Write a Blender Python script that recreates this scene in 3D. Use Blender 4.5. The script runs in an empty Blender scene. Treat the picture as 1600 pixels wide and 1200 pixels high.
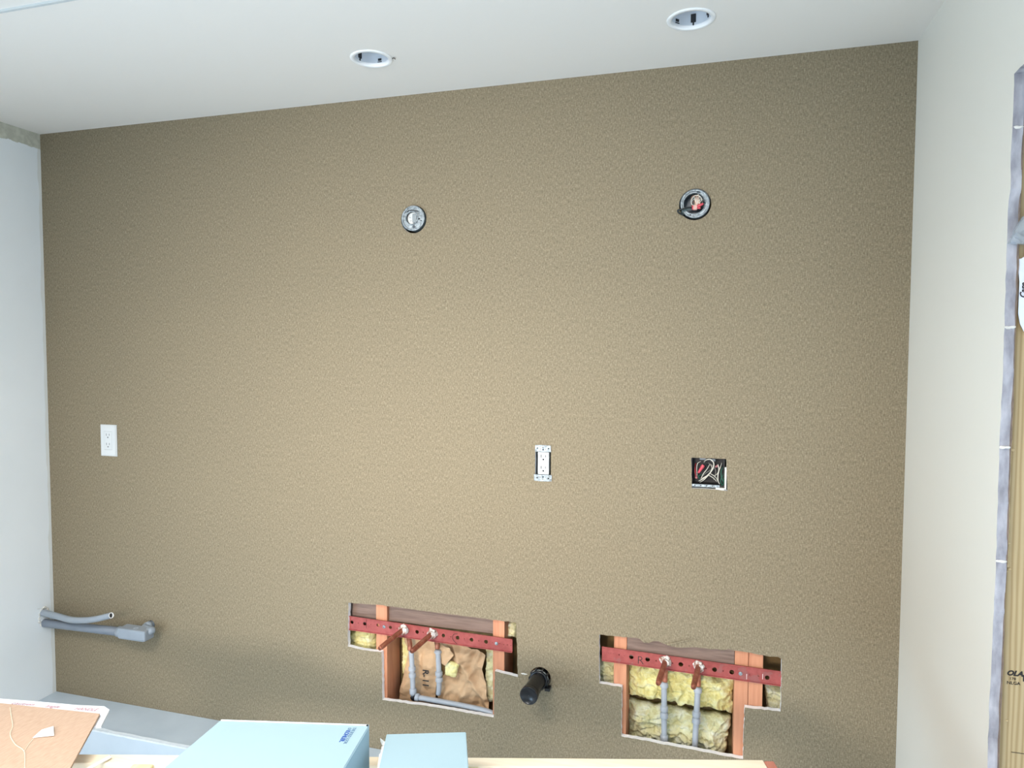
import bpy, bmesh, math, random
from mathutils import Vector, Matrix, noise
random.seed(7)
SC = bpy.context.scene
COL = SC.collection
PI = math.pi
# ------------------------------------------------------------------ camera
F, YAW, PITCH, ROLL = 1082.73, 0.28037, 0.04881, 0.003502
CX, CZ, DIST = 2.37547, 1.65766, 1.99727
RW, CH, LZ, RY = 2.8616, 2.44, 0.3548, -4.3          # right wall x, ceiling z, ledge z
FW = Vector((-math.sin(YAW)*math.cos(PITCH), math.cos(YAW)*math.cos(PITCH), -math.sin(PITCH)))
R0 = Vector((math.cos(YAW), math.sin(YAW), 0)); U0 = R0.cross(FW)
RT = math.cos(ROLL)*R0 + math.sin(ROLL)*U0
UP = -math.sin(ROLL)*R0 + math.cos(ROLL)*U0
cam = bpy.data.cameras.new('camera'); cam.sensor_width = 36; cam.lens = F/1600*36; cam.clip_start = .02
camo = bpy.data.objects.new('camera', cam); COL.objects.link(camo)
m3 = Matrix((RT, UP, -FW)).transposed()
camo.matrix_world = Matrix.Translation((CX, -DIST, CZ)) @ m3.to_4x4()
SC.camera = camo
# ------------------------------------------------------------------ light
SC.view_settings.view_transform = 'Standard'; SC.view_settings.look = 'None'
SC.view_settings.gamma = 1; SC.view_settings.use_curve_mapping = False
SC.view_settings.exposure = -0.13
wd = bpy.data.worlds.new('daylight'); SC.world = wd; wd.use_nodes = True
bg = wd.node_tree.nodes['Background']; bg.inputs[0].default_value = (.72, .85, 1, 1); bg.inputs[1].default_value = .9
def area(name, loc, rot, sx, sy, power, col):
    l = bpy.data.lights.new(name, 'AREA'); l.shape = 'RECTANGLE'; l.size = sx; l.size_y = sy
    l.energy = power; l.color = col
    o = bpy.data.objects.new(name, l); o.location = loc; o.rotation_euler = rot; COL.objects.link(o); return o
area('skylight_daylight', (1.5, -2.15, CH+.28), (0, 0, 0), 1.1, .8, 80, (1.0, .965, .92))
area('rear_fill_beam', (1.5, RY+.02, 1.9), (math.radians(82), 0, math.radians(-1.5)), .9, .42, 12, (1.0, .93, .87))  # narrow fill beam aimed to brighten the middle of the back wall
area('left_fill_light', (-.03, -2.55, .55), (0, -PI/2, 0), .8, 1.5, 68, (.50, .75, 1))  # unseen cool source added to brighten the lower right wall
area('opening_daylight', (RW+.2, -1.8, 1.0), (0, PI/2, 0), 1.7, 1.4, 19, (.50, .75, 1))

bpy.data.lights['rear_fill_beam'].spread = .74

# ------------------------------------------------------------------ materials
def srgb(r, g, b):
    f = lambda c: c/12.92 if c <= .04045 else ((c+.055)/1.055)**2.4
    return (f(r/255), f(g/255), f(b/255), 1)
class Mat:
    def __init__(s, name, col, rough=.6, metal=0, spec=.5):
        s.m = bpy.data.materials.new(name); s.m.use_nodes = True
        s.nt = s.m.node_tree; s.b = s.nt.nodes['Principled BSDF']
        s.b.inputs['Base Color'].default_value = col; s.b.inputs['Roughness'].default_value = rough
        s.b.inputs['Metallic'].default_value = metal; s.b.inputs['Specular IOR Level'].default_value = spec
        s.co = s.n('ShaderNodeTexCoord').outputs['Object']
    def n(s, t, **k):
        x = s.nt.nodes.new(t)
        for a, v in k.items(): setattr(x, a, v)
        return x
    def l(s, a, b): s.nt.links.new(a, b)
    def noise(s, scale, detail=3, stretch=(1, 1, 1), rough=.5, off=(0, 0, 0)):
        mp = s.n('ShaderNodeMapping'); mp.inputs['Scale'].default_value = stretch; mp.inputs['Location'].default_value = off
        s.l(s.co, mp.inputs[0]); t = s.n('ShaderNodeTexNoise'); t.inputs['Scale'].default_value = scale
        t.inputs['Detail'].default_value = detail; t.inputs['Roughness'].default_value = rough
        s.l(mp.outputs[0], t.inputs['Vector']); return t.outputs['Fac']
    def ramp(s, fac, stops):
        r = s.n('ShaderNodeValToRGB'); e = r.color_ramp.elements
        while len(e) < len(stops): e.new(.5)
        for i, (p, c) in enumerate(stops): e[i].position = p; e[i].color = c
        s.l(fac, r.inputs[0]); return r.outputs[0]
    def mix(s, fac, a, b, mode='MIX'):
        x = s.n('ShaderNodeMix', data_type='RGBA', blend_type=mode)
        if isinstance(fac, (int, float)): x.inputs[0].default_value = fac
        else: s.l(fac, x.inputs[0])
        for v, i in ((a, 6), (b, 7)):
            if isinstance(v, tuple): x.inputs[i].default_value = v
            else: s.l(v, x.inputs[i])
        return x.outputs[2]
    def math(s, op, a, b=0, c=0):
        x = s.n('ShaderNodeMath', operation=op)
        for i, v in enumerate((a, b, c)):
            if isinstance(v, (int, float)): x.inputs[i].default_value = v
            else: s.l(v, x.inputs[i])
        return x.outputs[0]
    def color(s, c): s.l(c, s.b.inputs['Base Color']); return s
    def bump(s, h, dist=.002, strength=.5):
        x = s.n('ShaderNodeBump'); x.inputs['Distance'].default_value = dist; x.inputs['Strength'].default_value = strength
        s.l(h, x.inputs['Height']); s.l(x.outputs[0], s.b.inputs['Normal']); return s
    def xyz(s):
        x = s.n('ShaderNodeSeparateXYZ'); s.l(s.co, x.inputs[0]); return x.outputs

def simple(name, rgb, rough=.6, metal=0, var=.12, scale=30, spec=.5, bump=0, stretch=(1, 1, 1)):
    m = Mat(name, srgb(*rgb), rough, metal, spec)
    c = srgb(*rgb); lo = tuple(v*(1-var) for v in c[:3])+(1,); hi = tuple(min(1, v*(1+var)) for v in c[:3])+(1,)
    f = m.noise(scale, 4, stretch); m.color(m.ramp(f, [(.3, lo), (.7, hi)]))
    if bump: m.bump(f, bump)
    return m.m

# woven fabric wallcovering
m = Mat('fabric_wallcovering', srgb(165, 150, 120), .92, 0, .15)
vert = m.noise(1, 2, (460, 460, 95)); horz = m.noise(1, 2, (150, 150, 480), off=(3, 1, 7)); big = m.noise(2.2, 3)
mott = m.noise(1, 3, (260, 260, 190))
t = m.math('ADD', m.math('MULTIPLY', vert, .42), m.math('ADD', m.math('MULTIPLY', horz, .28), m.math('MULTIPLY', mott, .30)))
cc = m.ramp(t, [(.36, srgb(106, 96, 78)), (.5, srgb(132, 120, 99)), (.64, srgb(157, 145, 122))])
x, y, z = m.xyz()
# the wallcovering hangs in strips: faint joint lines
seam = None
for sx in (.95, 1.735, 2.42):
    d = m.math('ABSOLUTE', m.math('SUBTRACT', x, sx)); k = m.math('LESS_THAN', d, .0011)
    seam = k if seam is None else m.math('MAXIMUM', seam, k)
cc = m.mix(m.math('MULTIPLY', seam, .10), cc, srgb(88, 74, 54))
cc = m.mix(m.math('MULTIPLY', big, .16), cc, srgb(150, 138, 112))
m.color(cc).bump(t, .0012, .5)
FABRIC = m.m
WHITEPLASTER = simple('cut_gypsum', (246, 244, 242), .9, var=.06, scale=120, bump=.002)
m = Mat('gypsum_edge', srgb(196, 194, 198), .95, 0, .2)
f = m.noise(60, 5, (1, 1, .35)); m.color(m.ramp(f, [(.3, srgb(138, 136, 142)), (.55, srgb(172, 170, 176)), (.75, srgb(192, 190, 194))])).bump(f, .003, .7)
GYPEDGE = m.m
m = Mat('white_wall_paint', srgb(226, 229, 224), .55, 0, .3)
f = m.noise(1.6, 4); g = m.noise(90, 3)
m.color(m.ramp(f, [(.3, srgb(222, 226, 222)), (.7, srgb(230, 232, 227))])).bump(g, .0006, .25)
PAINT = m.m
m = Mat('ceiling_paint', srgb(236, 232, 226), .8, 0, .2)
m.bump(m.noise(70, 3), .0006, .3); CEILP = m.m
m = Mat('cream_wall_paint', srgb(230, 226, 216), .5, 0, .35)
m.bump(m.noise(70, 3), .0006, .3); CREAM = m.m
# left wall: bare primed strip and trowel smears under the ceiling, white paint below
m = Mat('left_wall_paint', srgb(228, 231, 230), .55, 0, .3)
x, y, z = m.xyz(); nz = m.noise(9, 4); n2 = m.noise(40, 4)
edge = m.math('ADD', z, m.math('ADD', m.math('MULTIPLY', m.math('SUBTRACT', nz, .5), .035), m.math('MULTIPLY', m.math('SUBTRACT', n2, .5), .02)))
bare = m.math('GREATER_THAN', edge, 2.386)
white = m.ramp(m.noise(2.4, 4), [(.3, srgb(236, 240, 242)), (.7, srgb(243, 246, 248))])
sm = m.ramp(n2, [(.45, srgb(188, 187, 172)), (.62, srgb(206, 205, 190))])
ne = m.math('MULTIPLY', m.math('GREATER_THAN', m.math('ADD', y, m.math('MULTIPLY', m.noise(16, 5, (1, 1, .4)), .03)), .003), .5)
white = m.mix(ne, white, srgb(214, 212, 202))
m.color(m.mix(bare, white, sm)).bump(n2, .001, .4)
LEFTP = m.m

def wood(name, light, dark, rough=.6, axis=2, rings=26):
    m = Mat(name, srgb(*light), rough, 0, .3)
    st = [1, 1, 1]; st[axis] = .07
    w = m.noise(rings, 5, tuple(st), .55); fine = m.noise(rings*6, 3, tuple(s*(1 if s == 1 else .4) for s in st))
    a = m.ramp(w, [(.25, srgb(*dark)), (.42, srgb(*light)), (.5, srgb(*[(p+q)/2 for p, q in zip(light, dark)])), (.58, srgb(*light)), (.8, srgb(*dark))])
    c = m.mix(m.math('MULTIPLY', fine, .25), a, srgb(*dark)); m.color(c).bump(fine, .0006, .4); return m.m
STUD = wood('fir_stud_wood', (206, 146, 112), (176, 112, 84))
STUDBAR = wood('weathered_blocking_wood', (136, 114, 102), (92, 74, 66), axis=0, rings=40)
PINE = wood('pale_pine', (246, 232, 208), (238, 214, 182), axis=0, rings=22)
PINEY = wood('pale_pine_crosswise', (244, 226, 182), (230, 204, 152), axis=1, rings=22)
REDWOOD = wood('reddish_side_panel', (196, 128, 108), (168, 100, 82), axis=1)
# jamb lumber with cathedral grain
m = Mat('jamb_lumber', srgb(205, 178, 130), .65, 0, .25)
wv = m.n('ShaderNodeTexWave', wave_type='RINGS', rings_direction='Y'); mp = m.n('ShaderNodeMapping')
mp.inputs['Location'].default_value = (-2.925, .6, -.93); mp.inputs['Scale'].default_value = (9, 9, .9)
m.l(m.co, mp.inputs[0]); m.l(mp.outputs[0], wv.inputs[0]); wv.inputs['Scale'].default_value = 4.2; wv.inputs['Distortion'].default_value = 5.5
wv.inputs['Detail'].default_value = 2; wv.inputs['Detail Scale'].default_value = .8
fine = m.noise(160, 3, (1, 1, .06))
c = m.ramp(wv.outputs['Fac'], [(.1, srgb(164, 143, 105)), (.4, srgb(180, 160, 122)), (.9, srgb(187, 169, 132))])
m.color(m.mix(m.math('MULTIPLY', fine, .3), c, srgb(180, 150, 102))); JAMB = m.m

m = Mat('red_bracket_paint', srgb(172, 72, 70), .5, 0, .4)
n1 = m.noise(14, 5); n2 = m.noise(60, 4)
c = m.ramp(n2, [(.3, srgb(140, 62, 58)), (.7, srgb(162, 80, 75))])
c = m.mix(m.math('MULTIPLY', m.math('GREATER_THAN', n1, .62), .5), c, srgb(136, 92, 88))
m.color(c); REDSTRAP = m.m
m = Mat('tarnished_copper', srgb(158, 92, 70), .42, .55)
f = m.noise(45, 5); m.color(m.ramp(f, [(.3, srgb(118, 66, 54)), (.55, srgb(172, 104, 80)), (.75, srgb(190, 134, 112))])); COPPER = m.m
m = Mat('flux_stained_fitting', srgb(190, 180, 172), .8, .1)
f = m.noise(60, 5); m.color(m.ramp(f, [(.36, srgb(140, 92, 74)), (.47, srgb(198, 184, 174)), (.62, srgb(236, 232, 228))])).bump(f, .004, .9); FLUX = m.m
m = Mat('yellow_glass_wool', srgb(228, 214, 140), .98, 0, .05)
f = m.noise(26, 6, (1, 1, 1.6), .65); g = m.noise(140, 4, (1, 1, .5), .7)
c = m.ramp(f, [(.3, srgb(224, 206, 126)), (.5, srgb(243, 232, 164)), (.68, srgb(248, 243, 200))])
m.color(m.mix(m.math('MULTIPLY', g, .25), c, srgb(196, 178, 116))).bump(g, .006, .9); WOOL = m.m
m = Mat('pale_glass_wool', srgb(228, 220, 176), .98, 0, .05)
f = m.noise(26, 6, (1, 1, 1.6), .65); g = m.noise(140, 4, (1, 1, .5), .7)
c = m.ramp(f, [(.3, srgb(218, 206, 146)), (.5, srgb(240, 234, 188)), (.68, srgb(248, 246, 228))])
m.color(m.mix(m.math('MULTIPLY', g, .25), c, srgb(190, 176, 126))).bump(g, .006, .9); WOOLP = m.m
KRAFT = simple('kraft_paper', (204, 168, 130), .75, var=.12, scale=9)
SHEATH = simple('dark_wall_sheathing', (128, 104, 66), .9, var=.3, scale=20)
GREYPIPE = simple('grey_plastic_pipe', (168, 172, 178), .4, var=.05, scale=20)
PVC = simple('grey_conduit_pvc', (146, 154, 163), .38, var=.05, scale=14)
PVCD = simple('dark_conduit_pvc', (122, 130, 141), .42, var=.08, scale=14)
BLACK = simple('black_abs_plastic', (15, 18, 23), .28, var=.2, scale=30)
DARK = simple('dark_interior', (20, 19, 19), .9, var=.3, scale=30)
STEEL = simple('galvanised_steel', (148, 156, 160), .5, .6, var=.45, scale=140)
STEELD = simple('dull_galvanised_steel', (96, 102, 108), .4, .4, var=.3, scale=50)
WHITEP = simple('white_device_plastic', (208, 210, 210), .6, var=.02, scale=8)
WHITEM = simple('white_enamelled_metal', (246, 247, 248), .35, var=.02, scale=8)
CANI = simple('grey_reflector', (226, 230, 236), .4, .1, var=.05, scale=12)
SLOT = simple('dark_slot', (46, 46, 48), .8, var=.1)
WIREW = simple('white_wire', (206, 200, 186), .45, var=.06)
WIREK = simple('black_wire', (28, 34, 36), .4, var=.1)
WIREG = simple('green_wire', (40, 92, 74), .45, var=.1)
WIRER = simple('red_wire', (150, 48, 52), .45, var=.1)
NUTR = simple('red_wire_nut', (196, 66, 78), .4, var=.1)
CONC = None
m = Mat('grey_board', srgb(176, 182, 186), .6, 0, .35)
f = m.noise(5, 5); g = m.noise(50, 4)
m.color(m.ramp(f, [(.3, srgb(184, 196, 206)), (.7, srgb(200, 211, 220))])).bump(g, .0012, .35); LEDGE = m.m
m = Mat('floor_screed', srgb(150, 150, 150), .8); f = m.noise(4, 6); m.color(m.ramp(f, [(.3, srgb(176, 176, 174)), (.7, srgb(196, 194, 190))])); FLOOR = m.m
BOXBLUE = simple('pale_blue_carton', (160, 186, 196), .55, var=.02, scale=3)
BOXIN = simple('white_carton_edge', (240, 240, 238), .8, var=.03, scale=40)
INKB = simple('blue_ink', (52, 92, 168), .6, var=.05)
INKG = simple('slate_ink', (86, 118, 152), .6, var=.05)
INKK = simple('black_ink', (38, 34, 32), .7, var=.1)
INKR = simple('pink_ink', (190, 104, 120), .6, var=.1)
m = Mat('corrugated_cardboard', srgb(222, 176, 134), .85, 0, .15)
f = m.noise(1, 3, (300, 60, 8)); g = m.noise(60, 4)
m.color(m.ramp(f, [(.3, srgb(186, 158, 136)), (.7, srgb(198, 171, 150))])).bump(f, .001, .4); CARD = m.m
SHEETW = simple('white_foam_sheet', (232, 234, 240), .6, var=.03, scale=14)
m = Mat('clear_plastic_bag', srgb(205, 212, 218), .16, 0, .6)
m.b.inputs['Transmission Weight'].default_value = .55; m.b.inputs['IOR'].default_value = 1.2; m.b.inputs['Alpha'].default_value = .75
m.bump(m.noise(60, 4), .004, .8); BAG = m.m
TAGM = simple('white_poly_tag', (222, 226, 236), .4, var=.04, scale=20)
COMPOUND = simple('joint_compound', (220, 216, 208), .9, var=.08, scale=60, bump=.003)
CAULK = simple('translucent_adhesive', (206, 182, 138), .3, var=.08, scale=60)

# ------------------------------------------------------------------ helpers
def ray(x, y): return FW + RT*(x-800)/F - UP*(y-600)/F
O = Vector((CX, -DIST, CZ))
def wp(x, y, Y=0.0): v = ray(x, y); return O + v*((Y-O.y)/v.y)
def xp(x, y, X): v = ray(x, y); return O + v*((X-O.x)/v.x)
def zp(x, y, Z): v = ray(x, y); return O + v*((Z-O.z)/v.z)
K = 4.4444
def A(x, y, Y=0.0): return wp(520+x/K, 920+y/K, Y)
def B(x, y, Y=0.0): return wp(900+x/K, 950+y/K, Y)

def link(name, bm, mats, parent=None, smooth=False, loc=None):
    bmesh.ops.recalc_face_normals(bm, faces=bm.faces)
    me = bpy.data.meshes.new(name); bm.to_mesh(me); bm.free()
    for mm in (mats if isinstance(mats, (list, tuple)) else [mats]): me.materials.append(mm)
    if smooth:
        for p in me.polygons: p.use_smooth = True
    o = bpy.data.objects.new(name, me); COL.objects.link(o)
    if parent: o.parent = parent; 
    return o
def tag(o, label=None, cat=None, group=None, kind=None):
    if label: o['label'] = label
    if cat: o['category'] = cat
    if group: o['group'] = group
    if kind: o['kind'] = kind
    return o
def thing(name, label, cat, loc, group=None):
    o = bpy.data.objects.new(name, None); COL.objects.link(o); o.location = loc; o.empty_display_size = .05
    return tag(o, label, cat, group)
def part(name, bm, mats, root, smooth=False, label=None):
    """mesh built in world coordinates, parented under root (whose origin is subtracted)"""
    par = root; base = Vector((0, 0, 0)); r = root
    while r: base += r.location; r = r.parent
    bmesh.ops.translate(bm, verts=bm.verts, vec=-base)
    o = link(name, bm, mats, par, smooth)
    if label: o['label'] = label
    return o
def struct(name, bm, mats, smooth=False): return tag(link(name, bm, mats, None, smooth), kind='structure')
def new(): return bmesh.new()
def box(bm, lo, hi, bevel=0, M=None, mi=0):
    r = bmesh.ops.create_cube(bm, size=1)['verts']
    lo, hi = Vector(lo), Vector(hi)
    for v in r: v.co = Vector([(lo[i]+hi[i])/2 + v.co[i]*(hi[i]-lo[i]) for i in range(3)])
    fs = list({f for v in r for f in v.link_faces})
    for f in fs: f.material_index = mi
    if bevel:
        es = list({e for v in r for e in v.link_edges})
        nb = bmesh.ops.bevel(bm, geom=es, offset=bevel, segments=2, affect='EDGES', profile=.5)
        r = list({v for f in nb['faces'] for v in f.verts} | {v for v in r if v.is_valid})
    if M: bmesh.ops.transform(bm, matrix=M, verts=r)
    return r
def frame_at(p, d):
    d = Vector(d).normalized(); q = d.to_track_quat('Z', 'Y'); return Matrix.Translation(p) @ q.to_matrix().to_4x4()
def lathe(bm, prof, M, seg=32, cap=True):
    """profile [(r, z)] spun about local z"""
    rings = []
    for r, z in prof: rings.append([bm.verts.new(M @ Vector((r*math.cos(2*PI*i/seg), r*math.sin(2*PI*i/seg), z))) for i in range(seg)])
    for a, b in zip(rings, rings[1:]):
        for i in range(seg): bm.faces.new((a[i], a[(i+1) % seg], b[(i+1) % seg], b[i]))
    if cap: bm.faces.new(rings[0]); bm.faces.new(rings[-1])
def spline(pts, n=8):
    P = [Vector(p) for p in pts]; out = []
    Q = [P[0]*2-P[1]]+P+[P[-1]*2-P[-2]]
    for i in range(1, len(Q)-2):
        for k in range(n):
            t = k/n; a, b, c, d = Q[i-1:i+3]
            out.append(.5*((2*b)+(-a+c)*t+(2*a-5*b+4*c-d)*t*t+(-a+3*b-3*c+d)*t**3))
    return out+[P[-1]]
def tube(bm, pts, r, seg=12, smoothn=0, cap=True, rr=None):
    P = spline(pts, smoothn) if smoothn else [Vector(p) for p in pts]
    rings = []; up = None
    for i, p in enumerate(P):
        t = (P[min(i+1, len(P)-1)]-P[max(i-1, 0)]).normalized()
        if up is None: up = t.orthogonal().normalized()
        up = (up - t*up.dot(t)).normalized(); s = t.cross(up)
        R = r if rr is None else rr(i/(len(P)-1))
        rings.append([bm.verts.new(p+(up*math.cos(2*PI*k/seg)+s*math.sin(2*PI*k/seg))*R) for k in range(seg)])
    for a, b in zip(rings, rings[1:]):
        for k in range(seg): bm.faces.new((a[k], a[(k+1) % seg], b[(k+1) % seg], b[k]))
    if cap: bm.faces.new(rings[0]); bm.faces.new(rings[-1])
def sheet(bm, outline, holes, thick, nrm=Vector((0, 1, 0))):
    """flat polygon with holes, extruded by thick along nrm; front material 0, cut edges material 1"""
    es = []
    for loop in [outline]+list(holes):
        vs = [bm.verts.new(p) for p in loop]
        es += [bm.edges.new((vs[i], vs[(i+1) % len(vs)])) for i in range(len(vs))]
    g = bmesh.ops.triangle_fill(bm, edges=es, use_beauty=True, normal=-nrm)
    fs = [f for f in g['geom'] if isinstance(f, bmesh.types.BMFace)]
    for f in fs: f.material_index = 0
    ex = bmesh.ops.extrude_face_region(bm, geom=fs, use_keep_orig=True)
    ev = [v for v in ex['geom'] if isinstance(v, bmesh.types.BMVert)]
    bmesh.ops.translate(bm, verts=ev, vec=nrm*thick)
    evs = set(ev)
    for f in bm.faces:
        k = sum(v in evs for v in f.verts)
        if 0 < k < len(f.verts): f.material_index = 1
def circ(c, r, n=28, ax='y', squash=1):
    if ax == 'y': return [Vector((c[0]+r*math.cos(2*PI*i/n), c[1], c[2]+r*squash*math.sin(2*PI*i/n))) for i in range(n)]
    return [Vector((c[0]+r*math.cos(2*PI*i/n), c[1]+r*math.sin(2*PI*i/n), c[2])) for i in range(n)]
def ragged(pts, step=.012, amp=.0012, seed=0):
    out = []; n = len(pts); rnd = random.Random(seed)
    for i in range(n):
        a, b = pts[i], pts[(i+1) % n]; L = (b-a).length; k = max(1, int(L/step))
        for j in range(k):
            p = a.lerp(b, j/k)
            if j: p = p+Vector((rnd.uniform(-amp, amp), 0, rnd.uniform(-amp, amp)))
            out.append(p)
    return out
def text_bm(s, size, M, extrude=.0003, bold=0, shear=0, space=1):
    cu = bpy.data.curves.new('t', 'FONT'); cu.body = s; cu.size = size; cu.extrude = extrude; cu.offset = bold; cu.shear = shear
    cu.space_character = space; cu.align_x = 'LEFT'; cu.resolution_u = 3
    o = bpy.data.objects.new('t', cu); COL.objects.link(o)
    me = bpy.data.meshes.new_from_object(o.evaluated_get(bpy.context.evaluated_depsgraph_get()))
    bpy.data.objects.remove(o); bm = new(); bm.from_mesh(me); bpy.data.meshes.remove(me)
    bmesh.ops.transform(bm, matrix=M, verts=bm.verts); return bm
def basis(o, ex, ey):
    ex = Vector(ex).normalized(); ey = Vector(ey); ey = (ey-ex*ey.dot(ex)).normalized(); ez = ex.cross(ey)
    M = Matrix((ex, ey, ez)).transposed().to_4x4(); M.translation = o; return M

# ------------------------------------------------------------------ room shell
T = .016
H1 = [A(108, 98), A(300, 110), A(450, 128), A(700, 163), A(1030, 204), A(1272, 236), A(1285, 612), A(1125, 572), A(1117, 893), A(700, 820), A(345, 772), A(338, 440), A(210, 425), A(105, 400)]
H2 = [B(162, 185), B(350, 203), B(440, 212), B(468, 240), B(505, 243), B(540, 229), B(570, 230), B(612, 248), B(650, 264), B(700, 274), B(800, 273), B(900, 280), B(1030, 292), B(1060, 285), B(1100, 296),
      B(1240, 318), B(1300, 328), B(1345, 338), B(1405, 340), B(1428, 356), B(1420, 718), B(1172, 690), B(1160, 1048), B(1000, 1022), B(800, 980), B(560, 937), B(315, 890), B(318, 550), B(162, 522)]
SQ = [wp(1080, 715), wp(1134.5, 717), wp(1136.5, 767), wp(1120, 765), wp(1081, 763)]
RB1 = Vector((1.482, 0, 2.061)); RB2 = Vector((2.325, 0, 2.061))
OC = wp(848.7, 723.5)
OUTR = [Vector((OC.x-.0245, 0, OC.z-.047)), Vector((OC.x+.0235, 0, OC.z-.047)), Vector((OC.x+.0235, 0, OC.z+.047)), Vector((OC.x-.0245, 0, OC.z+.047))]
DR = Vector((1.893, 0, .668))
EL = wp(236, 976); EL.y = 0
bm = new()
sheet(bm, [Vector((0, 0, 0)), Vector((RW, 0, 0)), Vector((RW, 0, CH)), Vector((0, 0, CH))],
      [ragged(H1, .012, .0010, 1), ragged(H2, .010, .0012, 2), ragged(SQ, .012, .0008, 3), circ(RB1, .0425, 36), circ(RB2+Vector((-.001, 0, 0)), .043, 36), OUTR, circ(DR, .032), circ(EL, .016)], T)
wb = struct('wall_back', bm, [FABRIC, WHITEPLASTER])
bm = new()   # sheathing at the back of the stud bays
box(bm, (-.1, .125, 0), (RW+.2, .15, CH)); box(bm, (-.1, .016, CH-.04), (RW+.2, .125, CH)); box(bm, (-.1, .016, 0), (RW+.2, .125, .04))
tag(part('sheathing', bm, SHEATH, wb), kind=None)
# a curl of torn facing over the right-hand hole
bm = new(); c0 = [B(636, 252), B(700, 236), B(775, 216), B(850, 208)]
tube(bm, [p+Vector((0, -.003-.002*i, 0)) for i, p in enumerate(c0)], .002, 6, 5, rr=lambda t: .0026*(1-t)+.0004)
part('torn_facing', bm, FABRIC, wb)

# left wall, conduit entry points, opening cut for the added window
cu = xp(74, 957, 0); cl = xp(78, 971, 0)
def circx(c, r, n=20): return [Vector((c.x, c.y+r*math.cos(2*PI*i/n)*(1+.12*math.sin(3*i)), c.z+r*math.sin(2*PI*i/n)*(1+.1*math.cos(5*i)))) for i in range(n)]
bm = new(); sheet(bm, [Vector((0, 0, 0)), Vector((0, 0, CH)), Vector((0, RY, CH)), Vector((0, RY, 0))],
    [[Vector((0, -1.75, .12)), Vector((0, -1.75, 1.18)), Vector((0, -3.35, 1.18)), Vector((0, -3.35, .12))]], .1, Vector((-1, 0, 0)))
wl = struct('wall_left', bm, [LEFTP, WHITEPLASTER])
# right wall with a stripped opening towards the viewer
OY = -.604; OZ = 2.13; OY2 = -2.6
rnd = random.Random(5)
pts = [Vector((RW, 0, 0)), Vector((RW, 0, CH)), Vector((RW, RY, CH)), Vector((RW, RY, 0)), Vector((RW, OY2, 0)), Vector((RW, OY2, OZ))]
n = 40
for i in range(n): pts.append(Vector((RW, OY2+(OY-OY2)*(i+.5)/n, OZ+rnd.uniform(-.002, .002))))
n = 110
for i in range(n+1):
    z = OZ*(1-i/n); pts.append(Vector((RW, OY+rnd.uniform(-.0016, .0016)+.003*math.sin(z*4)*math.sin(z*11)-(.006 if abs(z-1.95) < .02 else 0), z)))
bm = new(); sheet(bm, pts, [], .016, Vector((1, 0, 0)))
wr = struct('wall_right', bm, [CREAM, GYPEDGE])
bm = new()      # torn brown facing paper on the cut edge
prev = None
for i in range(80):
    z = OZ*(1-i/79.); w = .0012+.0016*abs(math.sin(i*1.7)*math.sin(i*.37)); yy = OY-.001
    row = [bm.verts.new((RW+.0155, yy-.001, z)), bm.verts.new((RW+.0155+w, yy-.0005, z)), bm.verts.new((RW+.0155+w, yy+.02, z)), bm.verts.new((RW+.0155, yy+.02, z))]
    if prev:
        for k in range(4): bm.faces.new((prev[k], prev[(k+1) % 4], row[(k+1) % 4], row[k]))
    prev = row
part('facing_paper', bm, simple('brown_facing_paper', (128, 110, 96), .9, var=.2, scale=80), wr)
bm = new()      # lumps of compound at the nail heights
for zz in (2.04, 1.70, 1.491, 1.29):
    M = Matrix.Translation((RW+.008, OY-.001, zz)) @ Matrix.Diagonal((.009, .0035, .0028, 1)); r = bmesh.ops.create_icosphere(bm, subdivisions=3, radius=1, matrix=M)
    for v in r['verts']: v.co += Vector((0, 0, 0))+noise.noise_vector(v.co*220)*.002
part('compound_lump', bm, COMPOUND, wr, True)
bm = new()
box(bm, (-.02, RY-.1, 0), (.45, RY, CH)); box(bm, (2.45, RY-.1, 0), (RW+.1, RY, CH)); box(bm, (.45, RY-.1, 0), (2.45, RY, .75)); box(bm, (.45, RY-.1, 2.15), (2.45, RY, CH))
struct('wall_rear', bm, PAINT)
bm = new()
for a, b in (((.45, 2.09), (2.45, 2.15)), ((.45, .75), (2.45, .81)), ((.45, .81), (.51, 2.09)), ((2.39, .81), (2.45, 2.09)), ((1.42, .81), (1.48, 2.09))): box(bm, (a[0], RY-.08, a[1]), (b[0], RY-.02, b[1]))
struct('window_1', bm, WHITEM)
bm = new()
for a, b in (((-3.35, .12), (-1.75, .17)), ((-3.35, 1.13), (-1.75, 1.18)), ((-3.35, .17), (-3.30, 1.13)), ((-1.80, .17), (-1.75, 1.13))): box(bm, (-.09, a[0], a[1]), (-.05, b[0], b[1]))
struct('added_window_3', bm, WHITEM)  # out-of-view window frame, added to go with the left fill lamp
# ceiling: soffit board near the back wall (its edge shows top left), main ceiling with skylight behind
CE = zp(0, 19, CH).y
SK = (.9, 2.1, -2.6, -1.7)
bm = new(); sheet(bm, [Vector((-.02, CE-.002, CH)), Vector((RW+.1, CE-.002, CH)), Vector((RW+.1, .12, CH)), Vector((-.02, .12, CH))],
    [circ(Vector((1.482, -.272, CH)), .052, 36, 'z'), circ(Vector((2.315, -.270, CH)), .052, 36, 'z')], .1, Vector((0, 0, 1)))
struct('ceiling', bm, [CEILP, CEILP])
bm = new(); sheet(bm, [Vector((-.02, RY-.1, CH+.004)), Vector((RW+.1, RY-.1, CH+.004)), Vector((RW+.1, CE-.002, CH+.004)), Vector((-.02, CE-.002, CH+.004))],
    [[Vector((SK[0], SK[2], CH+.004)), Vector((SK[1], SK[2], CH+.004)), Vector((SK[1], SK[3], CH+.004)), Vector((SK[0], SK[3], CH+.004))]], .3, Vector((0, 0, 1)))
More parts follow.
